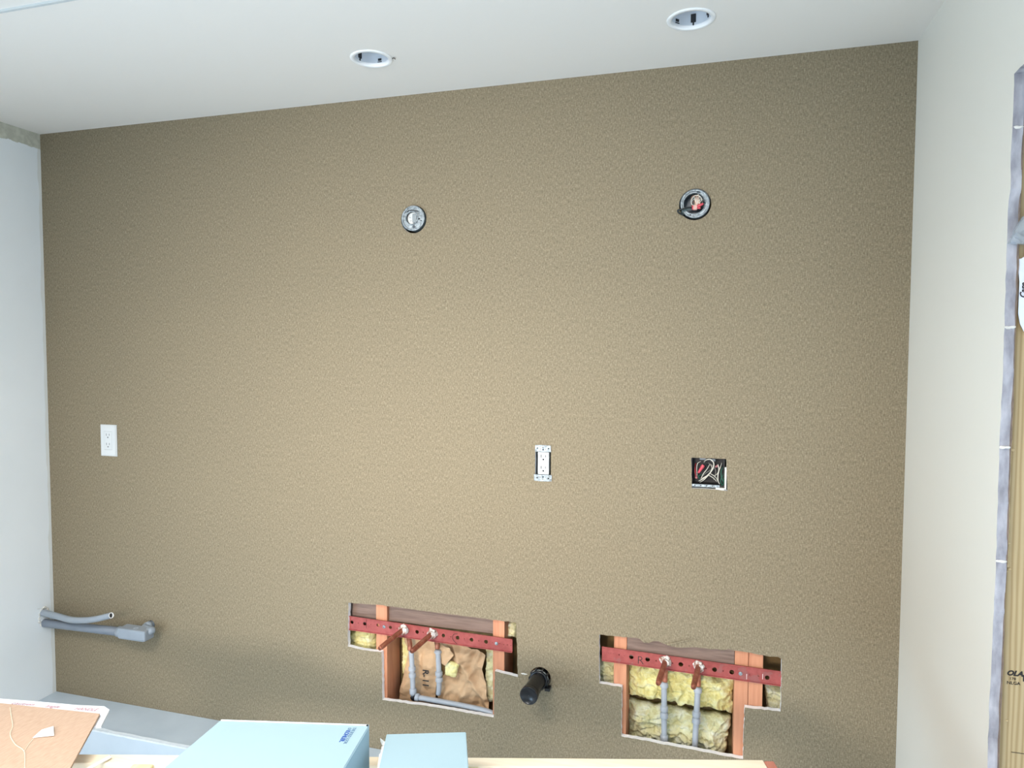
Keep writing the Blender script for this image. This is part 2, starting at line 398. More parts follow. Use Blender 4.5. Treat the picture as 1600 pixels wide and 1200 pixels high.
struct('ceiling', bm, [CEILP, CEILP])
bm = new(); pr = [(0, CE-.012), (0, CE+.004)]
for xx in (0,): box(bm, (0, CE-.0035, CH-.0012), (RW, CE+.0035, CH+.006))
struct('trim_2', bm, simple('joint_bead', (200, 205, 205), .8, var=.03))
bm = new()
for a, b in (((SK[0], SK[2], 0), (SK[0]+.03, SK[3], 0)), ((SK[1]-.03, SK[2], 0), (SK[1], SK[3], 0)), ((SK[0], SK[2], 0), (SK[1], SK[2]+.03, 0)), ((SK[0], SK[3]-.03, 0), (SK[1], SK[3], 0))):
    box(bm, (a[0], a[1], CH+.30), (b[0], b[1], CH+.34))
struct('window_2', bm, WHITEM)
bm = new(); box(bm, (-.1, RY-.1, -.06), (RW+1.4, .15, 0)); struct('floor', bm, FLOOR)
# grey boarded ledge along the foot of the back wall
LY = -.166
bm = new(); prof = [(0, 0), (0, LZ), (LY, LZ-.001), (LY-.004, LZ-.004), (LY-.004, 0)]
for i in range(len(prof)):
    pass
va = [[bm.verts.new((xx, p[0]-.0005, p[1])) for p in prof] for xx in (.0005, RW-.0005)]
bm.faces.new(va[0]); bm.faces.new(va[1])
for i in range(5): bm.faces.new((va[0][i], va[0][(i+1) % 5], va[1][(i+1) % 5], va[1][i]))
lo = struct('trim_1', bm, LEDGE)
bm = new()      # white dust and thinset smear along the nosing
prev = None
for i in range(121):
    xx = .02+(RW-.06)*i/120; w = .006+.010*abs(noise.noise(Vector((xx*9, 0, 0))))
    row = [bm.verts.new((xx, LY+w, LZ+.0006)), bm.verts.new((xx, LY-.0045, LZ-.002)), bm.verts.new((xx, LY-.0048, LZ-.006-.8*w*abs(noise.noise(Vector((xx*23, 3, 0))))))]
    if prev:
        for k in range(2): bm.faces.new((prev[k], prev[k+1], row[k+1], row[k]))
    prev = row
part('dust_smear', bm, simple('white_dust', (216, 222, 226), .9, var=.05, scale=60), lo)

# opening framing on the right
def studbox(name, lo_, hi_, mat, label, cat='stud', bev=.0025, group=None):
    root = bm = new(); box(bm, lo_, hi_, bev); o = link(name, bm, mat); return tag(o, label, cat, group)
bm = new(); box(bm, (RW+.017, OY+.012, .001), (RW+.157, OY+.05, OZ), .002)
js = tag(link('jamb_stud', bm, JAMB), 'pale grade-stamped lumber upright at the far right, behind the cut wallboard edge', 'stud')
def stamp(s, px, py, size, bold=.0, shear=0, sc=1):
    p = wp(px, py, OY+.0115); M = basis(p, (1, 0, .02), (0, 0, 1)); return text_bm(s, size, M, .0002, bold, shear)
for s, px, py, sz, bd, sh in (('OLA', 1572.5, 1054.5, .0125, .0006, .35), ('178', 1577, 1062, .0068, 0, 0), ('NLGA', 1573, 1068.5, .0078, .0001, 0), ('N', 1598, 1064, .015, .0008, 0)):
    part('grade_stamp', stamp(s, px, py, sz, bd, sh), INKK, js)
bm = new()      # dribbles of adhesive down the stud face
for pts_ in ([(1582, 598), (1581, 650), (1580, 700), (1578, 760), (1577, 800), (1576, 850), (1575, 884)],):
    P = [wp(a+random.uniform(-.8, .8), b, OY+.0112) for a, b in pts_]
    tube(bm, P, .001, 6, 10, rr=lambda t: .0004+.0009*abs(math.sin(t*37)*math.cos(t*13)))
part('adhesive_dribble', bm, CAULK, js, True)
for a, b, s in ((1577, 702, .0038), (1582, 703, .003), (1574, 884, .003), (1577, 889, .0024), (1572, 893, .002), (1576, 849, .002), (1573, 1126, .0014)):
    bm = new(); M = Matrix.Translation(wp(a, b, OY+.0105)) @ Matrix.Diagonal((s*1.3, s*.8, s, 1)); r = bmesh.ops.create_icosphere(bm, subdivisions=2, radius=1, matrix=M)
    for v in r['verts']: v.co += noise.noise_vector(v.co*300)*s*.5
    part('adhesive_blob', bm, CAULK, js, True)
bm = new(); p = wp(1580, 1175, OY+.0112); tube(bm, [p, p+Vector((.02, 0, 0))], .0005, 5); part('saw_mark', bm, INKK, js)
bm = new(); box(bm, (RW+.017, OY2-.1, OZ+.002), (RW+.157, .01, OZ+.14), .002)
tag(link('header_beam', bm, wood('dark_header_wood', (132, 104, 82), (98, 74, 56), axis=1)), 'brown header beam over the stripped opening at the far right', 'beam')

# clear bag and printed tag hanging against the jamb stud
def crumple(bm, corners, nu, nv, amp, scale, ydir=Vector((0, -1, 0)), thick=.001, bulge=0, ridged=True, seed=0, wob=0):
    """bilinear patch of 4 corners (tl, tr, br, bl), pushed out by folded noise, given a back"""
    tl, tr, br, bl = corners; G = []
    for j in range(nv+1):
        row = []
        for i in range(nu+1):
            u, v = i/nu, j/nv; p = tl.lerp(tr, u).lerp(bl.lerp(br, u), v)
            q = p*scale+Vector((seed*7.3, seed*3.1, seed))
            h = noise.noise(q)
            if ridged: h = 1-2*abs(h)-.5*abs(noise.noise(q*2.1))
            else: h = h+.5*noise.noise(q*2.3)+.25*noise.noise(q*5)
            e = min(1, 6*min(u, 1-u, v, 1-v))
            wv_ = noise.noise_vector(p*40+Vector((seed, 0, 0)))*wob if wob else Vector((0, 0, 0))
            row.append(p+ydir*(amp*h+bulge*math.sqrt(max(0, math.sin(PI*u)*math.sin(PI*v))))+Vector((wv_.x, 0, wv_.z)))
        G.append(row)
    F1 = [[bm.verts.new(p) for p in r] for r in G]; F2 = [[bm.verts.new(p-ydir*thick) for p in r] for r in G]
    for j in range(nv):
        for i in range(nu):
            bm.faces.new((F1[j][i], F1[j][i+1], F1[j+1][i+1], F1[j+1][i])); bm.faces.new((F2[j][i], F2[j+1][i], F2[j+1][i+1], F2[j][i+1]))
    rim = [(0, i) for i in range(nu)]+[(j, nu) for j in range(nv)]+[(nv, i) for i in range(nu, 0, -1)]+[(j, 0) for j in range(nv, 0, -1)]
    for a, b in zip(rim, rim[1:]+rim[:1]): bm.faces.new((F1[a[0]][a[1]], F2[a[0]][a[1]], F2[b[0]][b[1]], F1[b[0]][b[1]]))
    return F1
Yb = OY-.012
bm = new(); crumple(bm, (wp(1599, 338, Yb), wp(1640, 318, Yb), wp(1650, 378, Yb), wp(1575, 381, Yb)), 26, 22, .007, 55, thick=.012, bulge=.008, seed=3, wob=.003)
tag(link('plastic_bag', bm, BAG), 'crumpled clear plastic bag taped to the lumber upright at the far right', 'bag')
bm = new()
tgp = [wp(1590, 405, Yb+.012), wp(1596, 404, Yb+.012), wp(1602, 400, Yb+.012), wp(1640, 396, Yb+.012), wp(1640, 520, Yb+.012), wp(1600, 518, Yb+.012), wp(1594, 506, Yb+.012), wp(1591, 490, Yb+.012), wp(1592, 462, Yb+.012), wp(1593, 440, Yb+.012), wp(1591, 420, Yb+.012)]
sheet(bm, tgp, [], .0012)
tg = tag(link('printed_bag', bm, [TAGM, TAGM]), 'white poly bag with black script print on the lumber upright', 'bag')
M = basis(wp(1603, 466, Yb+.011), (0, 0, 1), (-1, 0, 0)); part('lettering', text_bm('Care', .013, M, .0002, .0004, .3), INKK, tg)

# ------------------------------------------------------------------ recessed ceiling cans
def can(x, y, label, items):
    t = thing('recessed_light', label, 'ceiling light', (x, y, CH), 'recessed ceiling cans')
    Mx = Matrix.Translation((x, y, CH))
    bm = new(); lathe(bm, [(.0455, .006), (.0455, -.0015), (.0465, -.0032), (.0540, -.0030), (.0565, -.0015), (.0568, -.0002), (.0505, -.0002)], Mx, 48, False); part('trim_ring', bm, WHITEM, t, True)
    bm = new(); lathe(bm, [(.0458, .005), (.0470, .055), (.044, .062), (0.001, .064)], Mx, 48, False); part('can', bm, CANI, t, True)
    for kind, ang, z in items:
        d = Vector((math.cos(ang), math.sin(ang), 0)); s = Vector((-d.y, d.x, 0)); c = Vector((x, y, CH))+d*.0440
        bm = new()
        if kind == 'bracket':
            M = basis(c+Vector((0, 0, z)), s, (0, 0, 1)); box(bm, (-.006, 0, 0), (.006, .02, .003), .0008, M); box(bm, (-.0018, -.007, 0), (.0018, 0, .003), .0005, M)
        else:
            M = basis(c+Vector((0, 0, z)), s, (0, 0, 1)); box(bm, (-.0055, 0, 0), (.0045, .006, .003), .0008, M); box(bm, (-.007, -.004, 0), (.006, -.0025, .002), .0004, M)
        part('spring_clip' if kind == 'bracket' else 'clip_slot', bm, SLOT, t)
    return t
av = lambda x, y: math.atan2(y+DIST, x-CX)
a1 = av(1.482, -.272); a2 = av(2.315, -.27)
t1 = can(1.482, -.272, 'recessed ceiling can with white ring, the left one of the pair', [('bracket', a1+.75, .012), ('slot', a1-.5, .012)])
t2 = can(2.315, -.270, 'recessed ceiling can with white ring, the right one near the cream wall', [('slot', a2+.8, .012), ('bracket', a2-.12, .012), ('bracket', a2-1.05, .017)])
bm = new(); tube(bm, [Vector((1.482+.057, -.262, CH-.002)), Vector((1.482+.064, -.268, CH-.004)), Vector((1.482+.062, -.256, CH-.002))], .0012, 6, 5); part('spring_tip', bm, SLOT, t1)

# ------------------------------------------------------------------ wall devices
# outlet with plate
PC = wp(171, 688)
pc = (PC.x+.0, PC.z)
t = thing('wall_outlet', 'white duplex outlet with a finished cover plate, near the left corner', 'outlet', (PC.x, 0, PC.z))
def rbox(bm, cx, cz, w, h, y0, y1, bev, mi=0): return box(bm, (cx-w/2, y1, cz-h/2), (cx+w/2, y0, cz+h/2), bev, None, mi)
bm = new(); cx_, cz_ = pc; w, h = .0357, .057
o_ = [Vector((cx_-w, -.006, cz_-h)), Vector((cx_+w, -.006, cz_-h)), Vector((cx_+w, -.006, cz_+h)), Vector((cx_-w, -.006, cz_+h))]
i_ = [Vector((cx_+a*.0172, -.006, cz_+b*.0337)) for a, b in ((-1, -1), (1, -1), (1, 1), (-1, 1))]
sheet(bm, o_, [i_], .0055); bmesh.ops.bevel(bm, geom=[e for e in bm.edges if all(abs(v.co.y+.006) < 1e-5 and (abs(abs(v.co.x-cx_)-w) < 1e-4 or abs(abs(v.co.z-cz_)-h) < 1e-4) for v in e.verts) and ((abs(e.verts[0].co.x-e.verts[1].co.x) < 1e-5) or (abs(e.verts[0].co.z-e.verts[1].co.z) < 1e-5)) and e.calc_length() > .06], offset=.003, segments=3, affect='EDGES')
part('cover_plate', bm, [WHITEP, WHITEP], t)
def receptacle(root, cx, cz, y, slotmat):
    bm = new(); rbox(bm, cx, cz, .0335, .0664, y+.006, y, .0012); r = part('receptacle_face', bm, WHITEP, root)
    for dz in (.0175, -.0165):
        for dx, hh in ((-.0064, .0085), (.0064, .007)):
            bm = new(); rbox(bm, cx+dx, cz+dz+.004, .0021, hh, y+.001, y-.0003, 0); part('slot', bm, slotmat, r)
        bm = new(); lathe(bm, [(.0027, 0), (.0027, .0004)], frame_at(Vector((cx, y-.0003, cz+dz-.006)), (0, 1, 0)), 14); part('ground_hole', bm, slotmat, r)
receptacle(t, cx_, cz_, -.0068, simple('shaded_slot', (120, 124, 126), .8))
for dz in (-.048, .048):
    bm = new(); lathe(bm, [(.002, 0), (.002, .0006)], frame_at(Vector((cx_, -.0066, cz_+dz)), (0, 1, 0)), 12); part('screw', bm, WHITEP, t)
# bare receptacle
t = thing('wall_outlet', 'bare white receptacle on a metal yoke without a cover plate, mid wall', 'outlet', (OC.x, 0, OC.z))
bm = new(); ox, oz = OC.x, OC.z
for a, b in (((ox-.030, -.026), (ox+.030, 0)),): pass
box(bm, (ox-.0285, .006, oz-.05), (ox-.026, .058, oz+.05)); box(bm, (ox+.026, .006, oz-.05), (ox+.0285, .058, oz+.05)); box(bm, (ox-.0255, .056, oz-.05), (ox+.028, .06, oz+.05)); box(bm, (ox-.0255, .006, oz+.047), (ox+.028, .06, oz+.05)); box(bm, (ox-.0255, .006, oz-.05), (ox+.028, .06, oz-.047))
part('box', bm, BLACK, t)
for s, sk in ((1, 0), (-1, .001)):
    bm = new(); z0 = oz+s*.0345; z1 = oz+s*.053
    w0 = .0245 if s > 0 else .0275
    out = [Vector((ox-w0, -.004, z0)), Vector((ox+w0, -.004, z0)), Vector((ox+w0-.001, -.004, z1)), Vector((ox+.008, -.004, z1+s*.0012)), Vector((ox-.008, -.004, z1+s*.0012)), Vector((ox-w0+.001, -.004, z1))]
    hl = [circ(Vector((ox+dx, -.004, oz+s*dz)), r, 10) for dx, dz, r in ((-.017, .0445, .002), (0, .0475, .0018), (.017, .0445, .0022), (-.008, .042, .0012), (.008, .042, .0012))]
    sheet(bm, out, hl, .0015); part('yoke', bm, [STEEL, STEELD], t)
    bm = new(); lathe(bm, [(.003, 0), (.003, .001), (.002, .0018)], frame_at(Vector((ox+.0005, -.004, oz+s*.041)), (0, -1, 0)), 14); part('screw', bm, STEELD, t)
receptacle(t, ox+.0015, oz, -.005, SLOT)
bm = new(); box(bm, (ox-.0135, .0012, oz-.033), (ox+.0155, .03, oz+.033), .001); part('body', bm, WHITEP, t)
for dz in (-.006, .012): 
    bm = new(); lathe(bm, [(.003, 0), (.003, .003)], frame_at(Vector((ox+.0155, .004, oz+dz)), (1, 0, 0)), 10); part('terminal_screw', bm, STEEL, t)

# round boxes
def ring_can(root, c, r, depth, lip=.002):
    M = frame_at(c, (0, 1, 0))
    bm = new(); lathe(bm, [(r-.001, depth), (r-.001, 0), (r, -lip), (r-.0035, -lip-.0008), (r-.0055, -lip), (r-.0055, depth-.002)], M, 40, False)
    bmesh.ops.contextual_create(bm, geom=[]) if False else None
    part('housing', bm, STEEL, root, True)
    bm = new(); lathe(bm, [(r-.001, 0), (r-.001, .0015)], frame_at(c+Vector((0, depth-.002, 0)), (0, 1, 0)), 32); part('back_plate', bm, STEELD, root)
t = thing('junction_box', 'left round steel junction box high on the wall, with raised ring and grey flap', 'junction box', (RB1.x, 0, RB1.z))
c = RB1+Vector((.001, -.006, .002)); ring_can(t, c, .039, .05)
bm = new(); sheet(bm, circ(c+Vector((0, .001, 0)), .0345, 36), [circ(c+Vector((-.0045, .001, .001)), .0185, 30), circ(c+Vector((.0195, .001, -.002)), .0028, 12), circ(c+Vector((.026, .001, -.008)), .002, 12), circ(c+Vector((-.0245, .001, .020)), .0024, 12)], .0015)
part('mounting_plate', bm, [STEEL, STEELD], t)
bm = new(); lathe(bm, [(.0185, 0), (.0185, -.004), (.0215, -.005), (.0215, -.001)], frame_at(c+Vector((-.0045, .001, .001)), (0, 1, 0)), 32, False); part('raised_ring', bm, STEEL, t, True)
bm = new(); box(bm, (c.x-.0045, c.y+.002, c.z-.0125), (c.x+.0105, c.y+.006, c.z+.0145), .0015); part('knockout_flap', bm, simple('grey_painted_plate', (140, 146, 148), .5, .1), t)
bm = new(); lathe(bm, [(.0182, 0), (.0182, .001)], frame_at(c+Vector((-.0045, .008, .001)), (0, 1, 0)), 24); part('centre_plate', bm, simple('bright_plate', (214, 216, 214), .4, .2), t)
for dx, dz in ((-.014, .004), (-.011, -.006)):
    bm = new(); lathe(bm, [(.0012, 0), (.0012, .0006)], frame_at(c+Vector((dx, .0072, dz)), (0, 1, 0)), 8); part('pin_hole', bm, SLOT, t)
bm = new(); tube(bm, [c+Vector((-.020, -.001, .020)), c+Vector((-.010, -.006, .024)), c+Vector((.004, -.005, .0225)), c+Vector((.020, -.002, .020))], .0012, 8, 6); part('wire', bm, WIREK, t, True)
bm = new(); lathe(bm, [(.0045, 0), (.004, -.002), (.002, -.003)], frame_at(c+Vector((.002, .001, -.026)), (0, 1, 0)), 16); part('screw', bm, STEELD, t)
bm = new(); lathe(bm, [(.0035, 0), (.003, -.002), (.0015, -.003)], frame_at(c+Vector((.001, .001, .029)), (0, 1, 0)), 16); part('screw', bm, STEEL, t)

t = thing('junction_box', 'right round steel junction box high on the wall, with white wires and red nut', 'junction box', (RB2.x, 0, RB2.z))
c = RB2+Vector((-.001, -.005, .001)); ring_can(t, c, .0395, .05)
bm = new(); sheet(bm, circ(c+Vector((0, .001, 0)), .035, 36), [circ(c+Vector((-.002, .001, .0005)), .0292, 30), circ(c+Vector((.006, .001, .0305)), .0022, 12), circ(c+Vector((-.012, .001, -.0305)), .0026, 12)], .0015)
part('mounting_plate', bm, [STEEL, STEELD], t)
bm = new(); tube(bm, [c+Vector((-.002+.0295*math.cos(k*PI/16), -.001, .0005+.0290*math.sin(k*PI/16))) for k in range(33)], .0012, 8); part('raised_ring', bm, STEEL, t, True)
rw = random.Random(11)
for k in range(13):
    bm = new(); a0 = 3.3-.27*k; rr_ = .010+.0028*(k % 4)
    P = [c+Vector((-.014+.004*k*.6, .03, -.01)), c+Vector((.004+rr_*math.cos(a0), .008, .006+rr_*math.sin(a0))), c+Vector((.004+.5*rr_*math.cos(a0-.6), -.004, .004+.9*rr_*math.sin(a0-.5))), c+Vector((.002+.001*k, -.003, -.012))]
    tube(bm, P, .0011, 8, 8); part('wire', bm, WIREW if k % 3 else simple('copper_wire', (176, 128, 104), .4, .4), t, True)
bm = new(); tube(bm, [c+Vector((.004+.014*math.cos(q*PI/10), -.004, .006+.0155*math.sin(q*PI/10))) for q in range(19)], .0012, 8, 2); part('wire', bm, WIREW, t, True)
for off, ang, L, rad in (((.004, -.008, -.0105), 0, .02, .0045),):
    bm = new(); p = c+Vector(off); lathe(bm, [(rad, -.008), (rad+.0004, 0), (rad*.8, L*.7), (rad*.5, L)], frame_at(p, (.9, -.2, .35)), 12); part('wire_nut', bm, NUTR, t)
bm = new(); box(bm, (c.x-.004, -.018, c.z-.019), (c.x+.006, -.008, c.z-.006), .001); part('connector', bm, simple('pale_pink_connector', (206, 160, 148), .5), t)
bm = new(); box(bm, (c.x-.0075, -.016, c.z-.018), (c.x-.004, -.008, c.z-.006), .001); box(bm, (c.x+.006, -.016, c.z-.0165), (c.x+.015, -.01, c.z-.012), .001); part('connector', bm, NUTR, t)
bm = new(); tube(bm, [c+Vector((-.004, -.004, -.012)), c+Vector((-.018, -.010, -.012)), c+Vector((-.034, -.014, -.016)), c+Vector((-.045, -.012, -.018)), c+Vector((-.043, -.010, -.024)), c+Vector((-.030, -.006, -.031))], .0024, 8, 8); part('cable', bm, WIREK, t, True)
bm = new(); tube(bm, [c+Vector((-.004, -.004, -.015)), c+Vector((-.020, -.008, -.0165)), c+Vector((-.034, -.010, -.021)), c+Vector((-.03, -.002, -.028))], .0015, 8, 8); part('wire', bm, simple('grey_green_wire', (74, 92, 92), .4), t, True)

# square box
sx0, sx1 = SQ[0].x+.003, SQ[1].x-.006; sz0, sz1 = SQ[3].z+.009, SQ[0].z-.002; sc = Vector(((sx0+sx1)/2, 0, (sz0+sz1)/2))
t = thing('junction_box', 'open square electrical box full of tangled wires, cut into the fabric wall', 'junction box', (sc.x, 0, sc.z))
bm = new()
for a, b in (((sx0-.003, .012, sz0-.003), (sx0, .06, sz1+.003)), ((sx1, .012, sz0-.003), (sx1+.003, .06, sz1+.003)), ((sx0, .012, sz1), (sx1, .06, sz1+.003)), ((sx0, .012, sz0-.003), (sx1, .06, sz0)), ((sx0, .057, sz0), (sx1, .06, sz1))): box(bm, a, b)
part('housing', bm, simple('blackened_box_interior', (52, 50, 50), .6, .3), t)
for z_, h_ in ((sz0-.004, .007),):
    bm = new(); out = [Vector((sx0, .002, z_)), Vector((sx1-.01, .002, z_)), Vector((sx1-.01, .002, z_+h_)), Vector((sx0, .002, z_+h_))]
    sheet(bm, out, [circ(Vector((sx0+.008+.016*k, .002, z_+.0035)), .0018, 8) for k in range(4)], .0015); part('device_ring', bm, [STEEL, STEELD], t)
bm = new(); box(bm, (sx0+.02, .002, sz1-.003), (sx0+.036, .004, sz1+.001)); box(bm, (sx0+.05, .002, sz1-.006), (sx0+.062, .004, sz1)); part('device_ring', bm, STEELD, t)
bm = new(); box(bm, (sx1+.0032, .0025, sz0-.009), (sx1+.0080, .0155, sz1-.022), .001); part('plaster_edge', bm, COMPOUND, t)
bm = new(); box(bm, (sx1-.020, .0025, sz0-.0105), (sx1+.0030, .0115, sz0-.0045), .001); part('plaster_edge', bm, COMPOUND, t)
def sw(px, py, Y): return wp(1060+px/12, 690+py/12, Y)
WR = [([(480, 385, .03), (520, 345, .008), (600, 335, -.002), (660, 400, -.004), (650, 500, -.002), (570, 620, .0), (470, 720, .01), (400, 765, .03)], WIREW, .0014),
      ([(380, 740, .02), (470, 690, .004), (580, 600, -.002), (640, 520, -.003)], WIREW, .0014),
      ([(350, 640, .02), (345, 500, .01), (360, 410, .008), (420, 370, .02)], WIREW, .0009),
      ([(590, 420, .02), (540, 510, .01), (470, 600, .012), (420, 700, .02)], WIREW, .0010),
      ([(600, 430, .02), (630, 500, .01), (560, 620, .008), (440, 690, .014)], WIREW, .0010),
      ([(570, 630, .006), (650, 680, .01), (720, 750, .02)], WIREW, .0012), ([(600, 600, .006), (690, 660, .008), (740, 740, .02)], WIREW, .0012),
      ([(740, 430, .01), (760, 520, .003), (740, 640, .003), (745, 740, .006), (775, 800, .015)], WIREW, .0014),
      ([(810, 400, .02), (780, 500, .006), (730, 600, .01), (670, 650, .02)], WIREW, .0010),
      ([(840, 480, .02), (800, 560, .006), (810, 680, .004), (850, 780, .01), (800, 830, .02)], WIREG, .0014), ([(860, 560, .03), (830, 640, .01), (790, 740, .01), (840, 840, .02)], WIREG, .0014),
      ([(870, 620, .03), (850, 700, .01), (860, 800, .02)], WIREG, .0013), ([(480, 620, .03), (380, 640, .015), (400, 700, .02)], WIREG, .0012),
      ([(330, 400, .03), (310, 520, .012), (320, 620, .01), (335, 690, .03)], WIRER, .0012), ([(310, 430, .035), (325, 560, .015), (315, 680, .03)], WIRER, .0011),
      ([(700, 380, .03), (690, 480, .02), (600, 540, .02), (520, 640, .03)], WIREK, .0014), ([(420, 460, .03), (500, 430, .02), (560, 520, .02), (640, 700, .03)], WIREK, .0014),
      ([(560, 400, .03), (640, 450, .02), (700, 560, .02), (660, 720, .03)], simple('grey_wire', (128, 126, 120), .4), .0012), ([(450, 640, .02), (560, 560, .015), (640, 520, .02)], simple('grey_wire', (120, 118, 112), .4), .0012)]
for P, mm, r in WR:
    bm = new(); tube(bm, [sw(*q) for q in P], r, 8, 6); part('wire', bm, mm, t, True)
for a, b, r in (((470, 440, .004), (375, 585, .004), .0048), ((740, 450, .015), (690, 480, .012), .0038), ((340, 690, .02), (330, 620, .02), .0035)):
    bm = new(); pa, pb = sw(*a), sw(*b); L = (pb-pa).length; lathe(bm, [(r*.9, 0), (r, L*.2), (r*.75, L*.75), (r*.5, L)], frame_at(pa, pb-pa), 12); part('wire_nut', bm, NUTR if r > .0045 else simple('dusty_wire_nut', (170, 110, 112), .6), t)

# ------------------------------------------------------------------ framing in the two cut-outs
def stud(px0, px1, py, label, mat=STUD):
    a = wp(px0, py, T).x; b = wp(px1, py, T).x
    bm = new(); box(bm, (a, T+.001, .041), (b, .115, CH-.041), .0015); return tag(link('wall_stud', bm, mat), label, 'stud'), a, b
s1, s1a, s1b = stud(587.5, 604.5, 1000, 'fir stud at the left of the cut-out holding kraft paper')
s2, s2a, s2b = stud(770, 788, 1000, 'fir stud at the right end of the cut-out holding kraft paper')
s3, s3a, s3b = stud(959, 979, 1040, 'fir stud at the left of the cut-out full of yellow insulation')
s4, s4a, s4b = stud(1147.5, 1169, 1060, 'fir stud directly right of the yellow insulation, inner of two side by side')
s5, s5a, s5b = stud(1169.6, 1192, 1060, 'fir stud at the right end of the insulation cut-out, outer of two')
def block(a, b, y0, y1, z0, z1, label, mat=STUDBAR):
    bm = new(); box(bm, (a+.0006, y0, z0), (b-.0006, y1, z1), .0015); return tag(link('blocking_board', bm, mat), label, 'board')
zs = A(700, 258).z
block(s1b, s2a, .030, .068, A(700, 262, .03).z, 1.02, 'dark weathered blocking board above the kraft paper in the left cut-out')
block(.95, s1a, .030, .068, A(200, 200, .03).z-.02, 1.02, 'short dark blocking end left of the stud in the left cut-out')
block(s3b, s4a, T+.002, .055, B(720, 372, T).z-.003, 1.02, 'dark grey blocking board above the yellow insulation in the right cut-out')
# ------------------------------------------------------------------ red perforated brackets
def bracket(P, holes, small, label, fn):
    tl, tr, br, bl = P; bm = new(); hs = []
    for x, y, r in holes: hs.append(circ(fn(x, y, .009), r, 14))
    for x, y, r in small: hs.append(circ(fn(x, y, .009), r, 8))
    sheet(bm, [tl, tr, br, bl], hs, .0022)
    # shallow folded lips along both long edges
    o = tag(link('pipe_bracket', bm, [REDSTRAP, REDSTRAP]), label, 'bracket')
    for a, b in ((tl, tr), (bl, br)):
        bm = new(); M = basis(a, b-a, (0, 0, 1)); L = (b-a).length; box(bm, (0, -.0012, -.0005), (L, .0012, .0035), .0004, M); q = part('folded_lip', bm, REDSTRAP, o)
    return o
b1 = bracket((A(104, 188, .009), A(1247, 352, .009), A(1247, 440, .009), A(104, 280, .009)),
    [(133, 232, .0058), (221, 243, .0058), (314, 252, .0052), (400, 268, .0052), (585, 300, .0062), (768, 325, .0060), (866, 340, .0062), (963, 354, .0062), (1064, 368, .0064)],
    [(177, 238, .0016), (265, 248, .0016), (628, 303, .002), (722, 318, .0016), (820, 333, .0018), (914, 348, .0018), (1014, 361, .0018), (1110, 372, .0016), (1160, 380, .0016), (1187, 386, .0016), (1213, 390, .0016), (1238, 394, .0014), (446, 275, .0014)],
    'red perforated steel pipe bracket across the left cut-out', A)
b2 = bracket((B(180, 268, .009), B(1428, 442, .009), B(1428, 540, .009), B(180, 362, .009)),
    [(384, 340, .0066), (497, 357, .0066), (728, 392, .0066), (962, 428, .0066), (1082, 446, .0066), (1328, 484, .0062)],
    [(192, 308, .001), (208, 310, .001), (226, 313, .001), (244, 316, .001), (262, 318, .001), (300, 325, .0018), (335, 331, .001), (556, 366, .0018), (670, 383, .0018), (786, 402, .0018), (902, 420, .0018), (1022, 437, .0018), (1268, 472, .0018), (1205, 462, .0012)],
    'red perforated steel pipe bracket across the right cut-out, marked with the letter R', B)
M = basis(B(422, 386, .0085), (1, 0, -.02), (0, 0, 1)); part('marker_letter', text_bm('R', .034, M, .0002, -.0006), INKK, b2)
for o, fn, sp in ((b1, A, ((356, 264), (1136, 380))), (b2, B, ((1142, 456),))):
    for x, y in sp:
        bm = new(); lathe(bm, [(.0055, 0), (.005, -.0015), (.0015, -.0022), (.0012, -.0008)], frame_at(fn(x, y, .0088), (0, 1, 0)), 16); part('screw', bm, STEEL, o)
bm = new(); 
SCR = simple('pale_scratch', (216, 196, 192), .8)
for x in (1185, 1296): bm = new(); M = basis(B(x, 480, .0085), (0, 0, 1), (1, 0, 0)); box(bm, (-.006, -.0008, -.0004), (.009, .0008, .0004), 0, M); part('paint_scratch', bm, SCR, b2)
bm = new(); p = A(838, 345, .0085)
tube(bm, [A(866, 312, .0085), A(838, 318, .0085), A(833, 350, .0085), A(862, 382, .0085)], .0006, 5, 4); part('pencil_mark', bm, INKK, b1)
bm = new(); tube(bm, [A(232, 205, .0085), A(232, 275, .0085)], .0005, 5); part('pencil_mark', bm, INKK, b1)

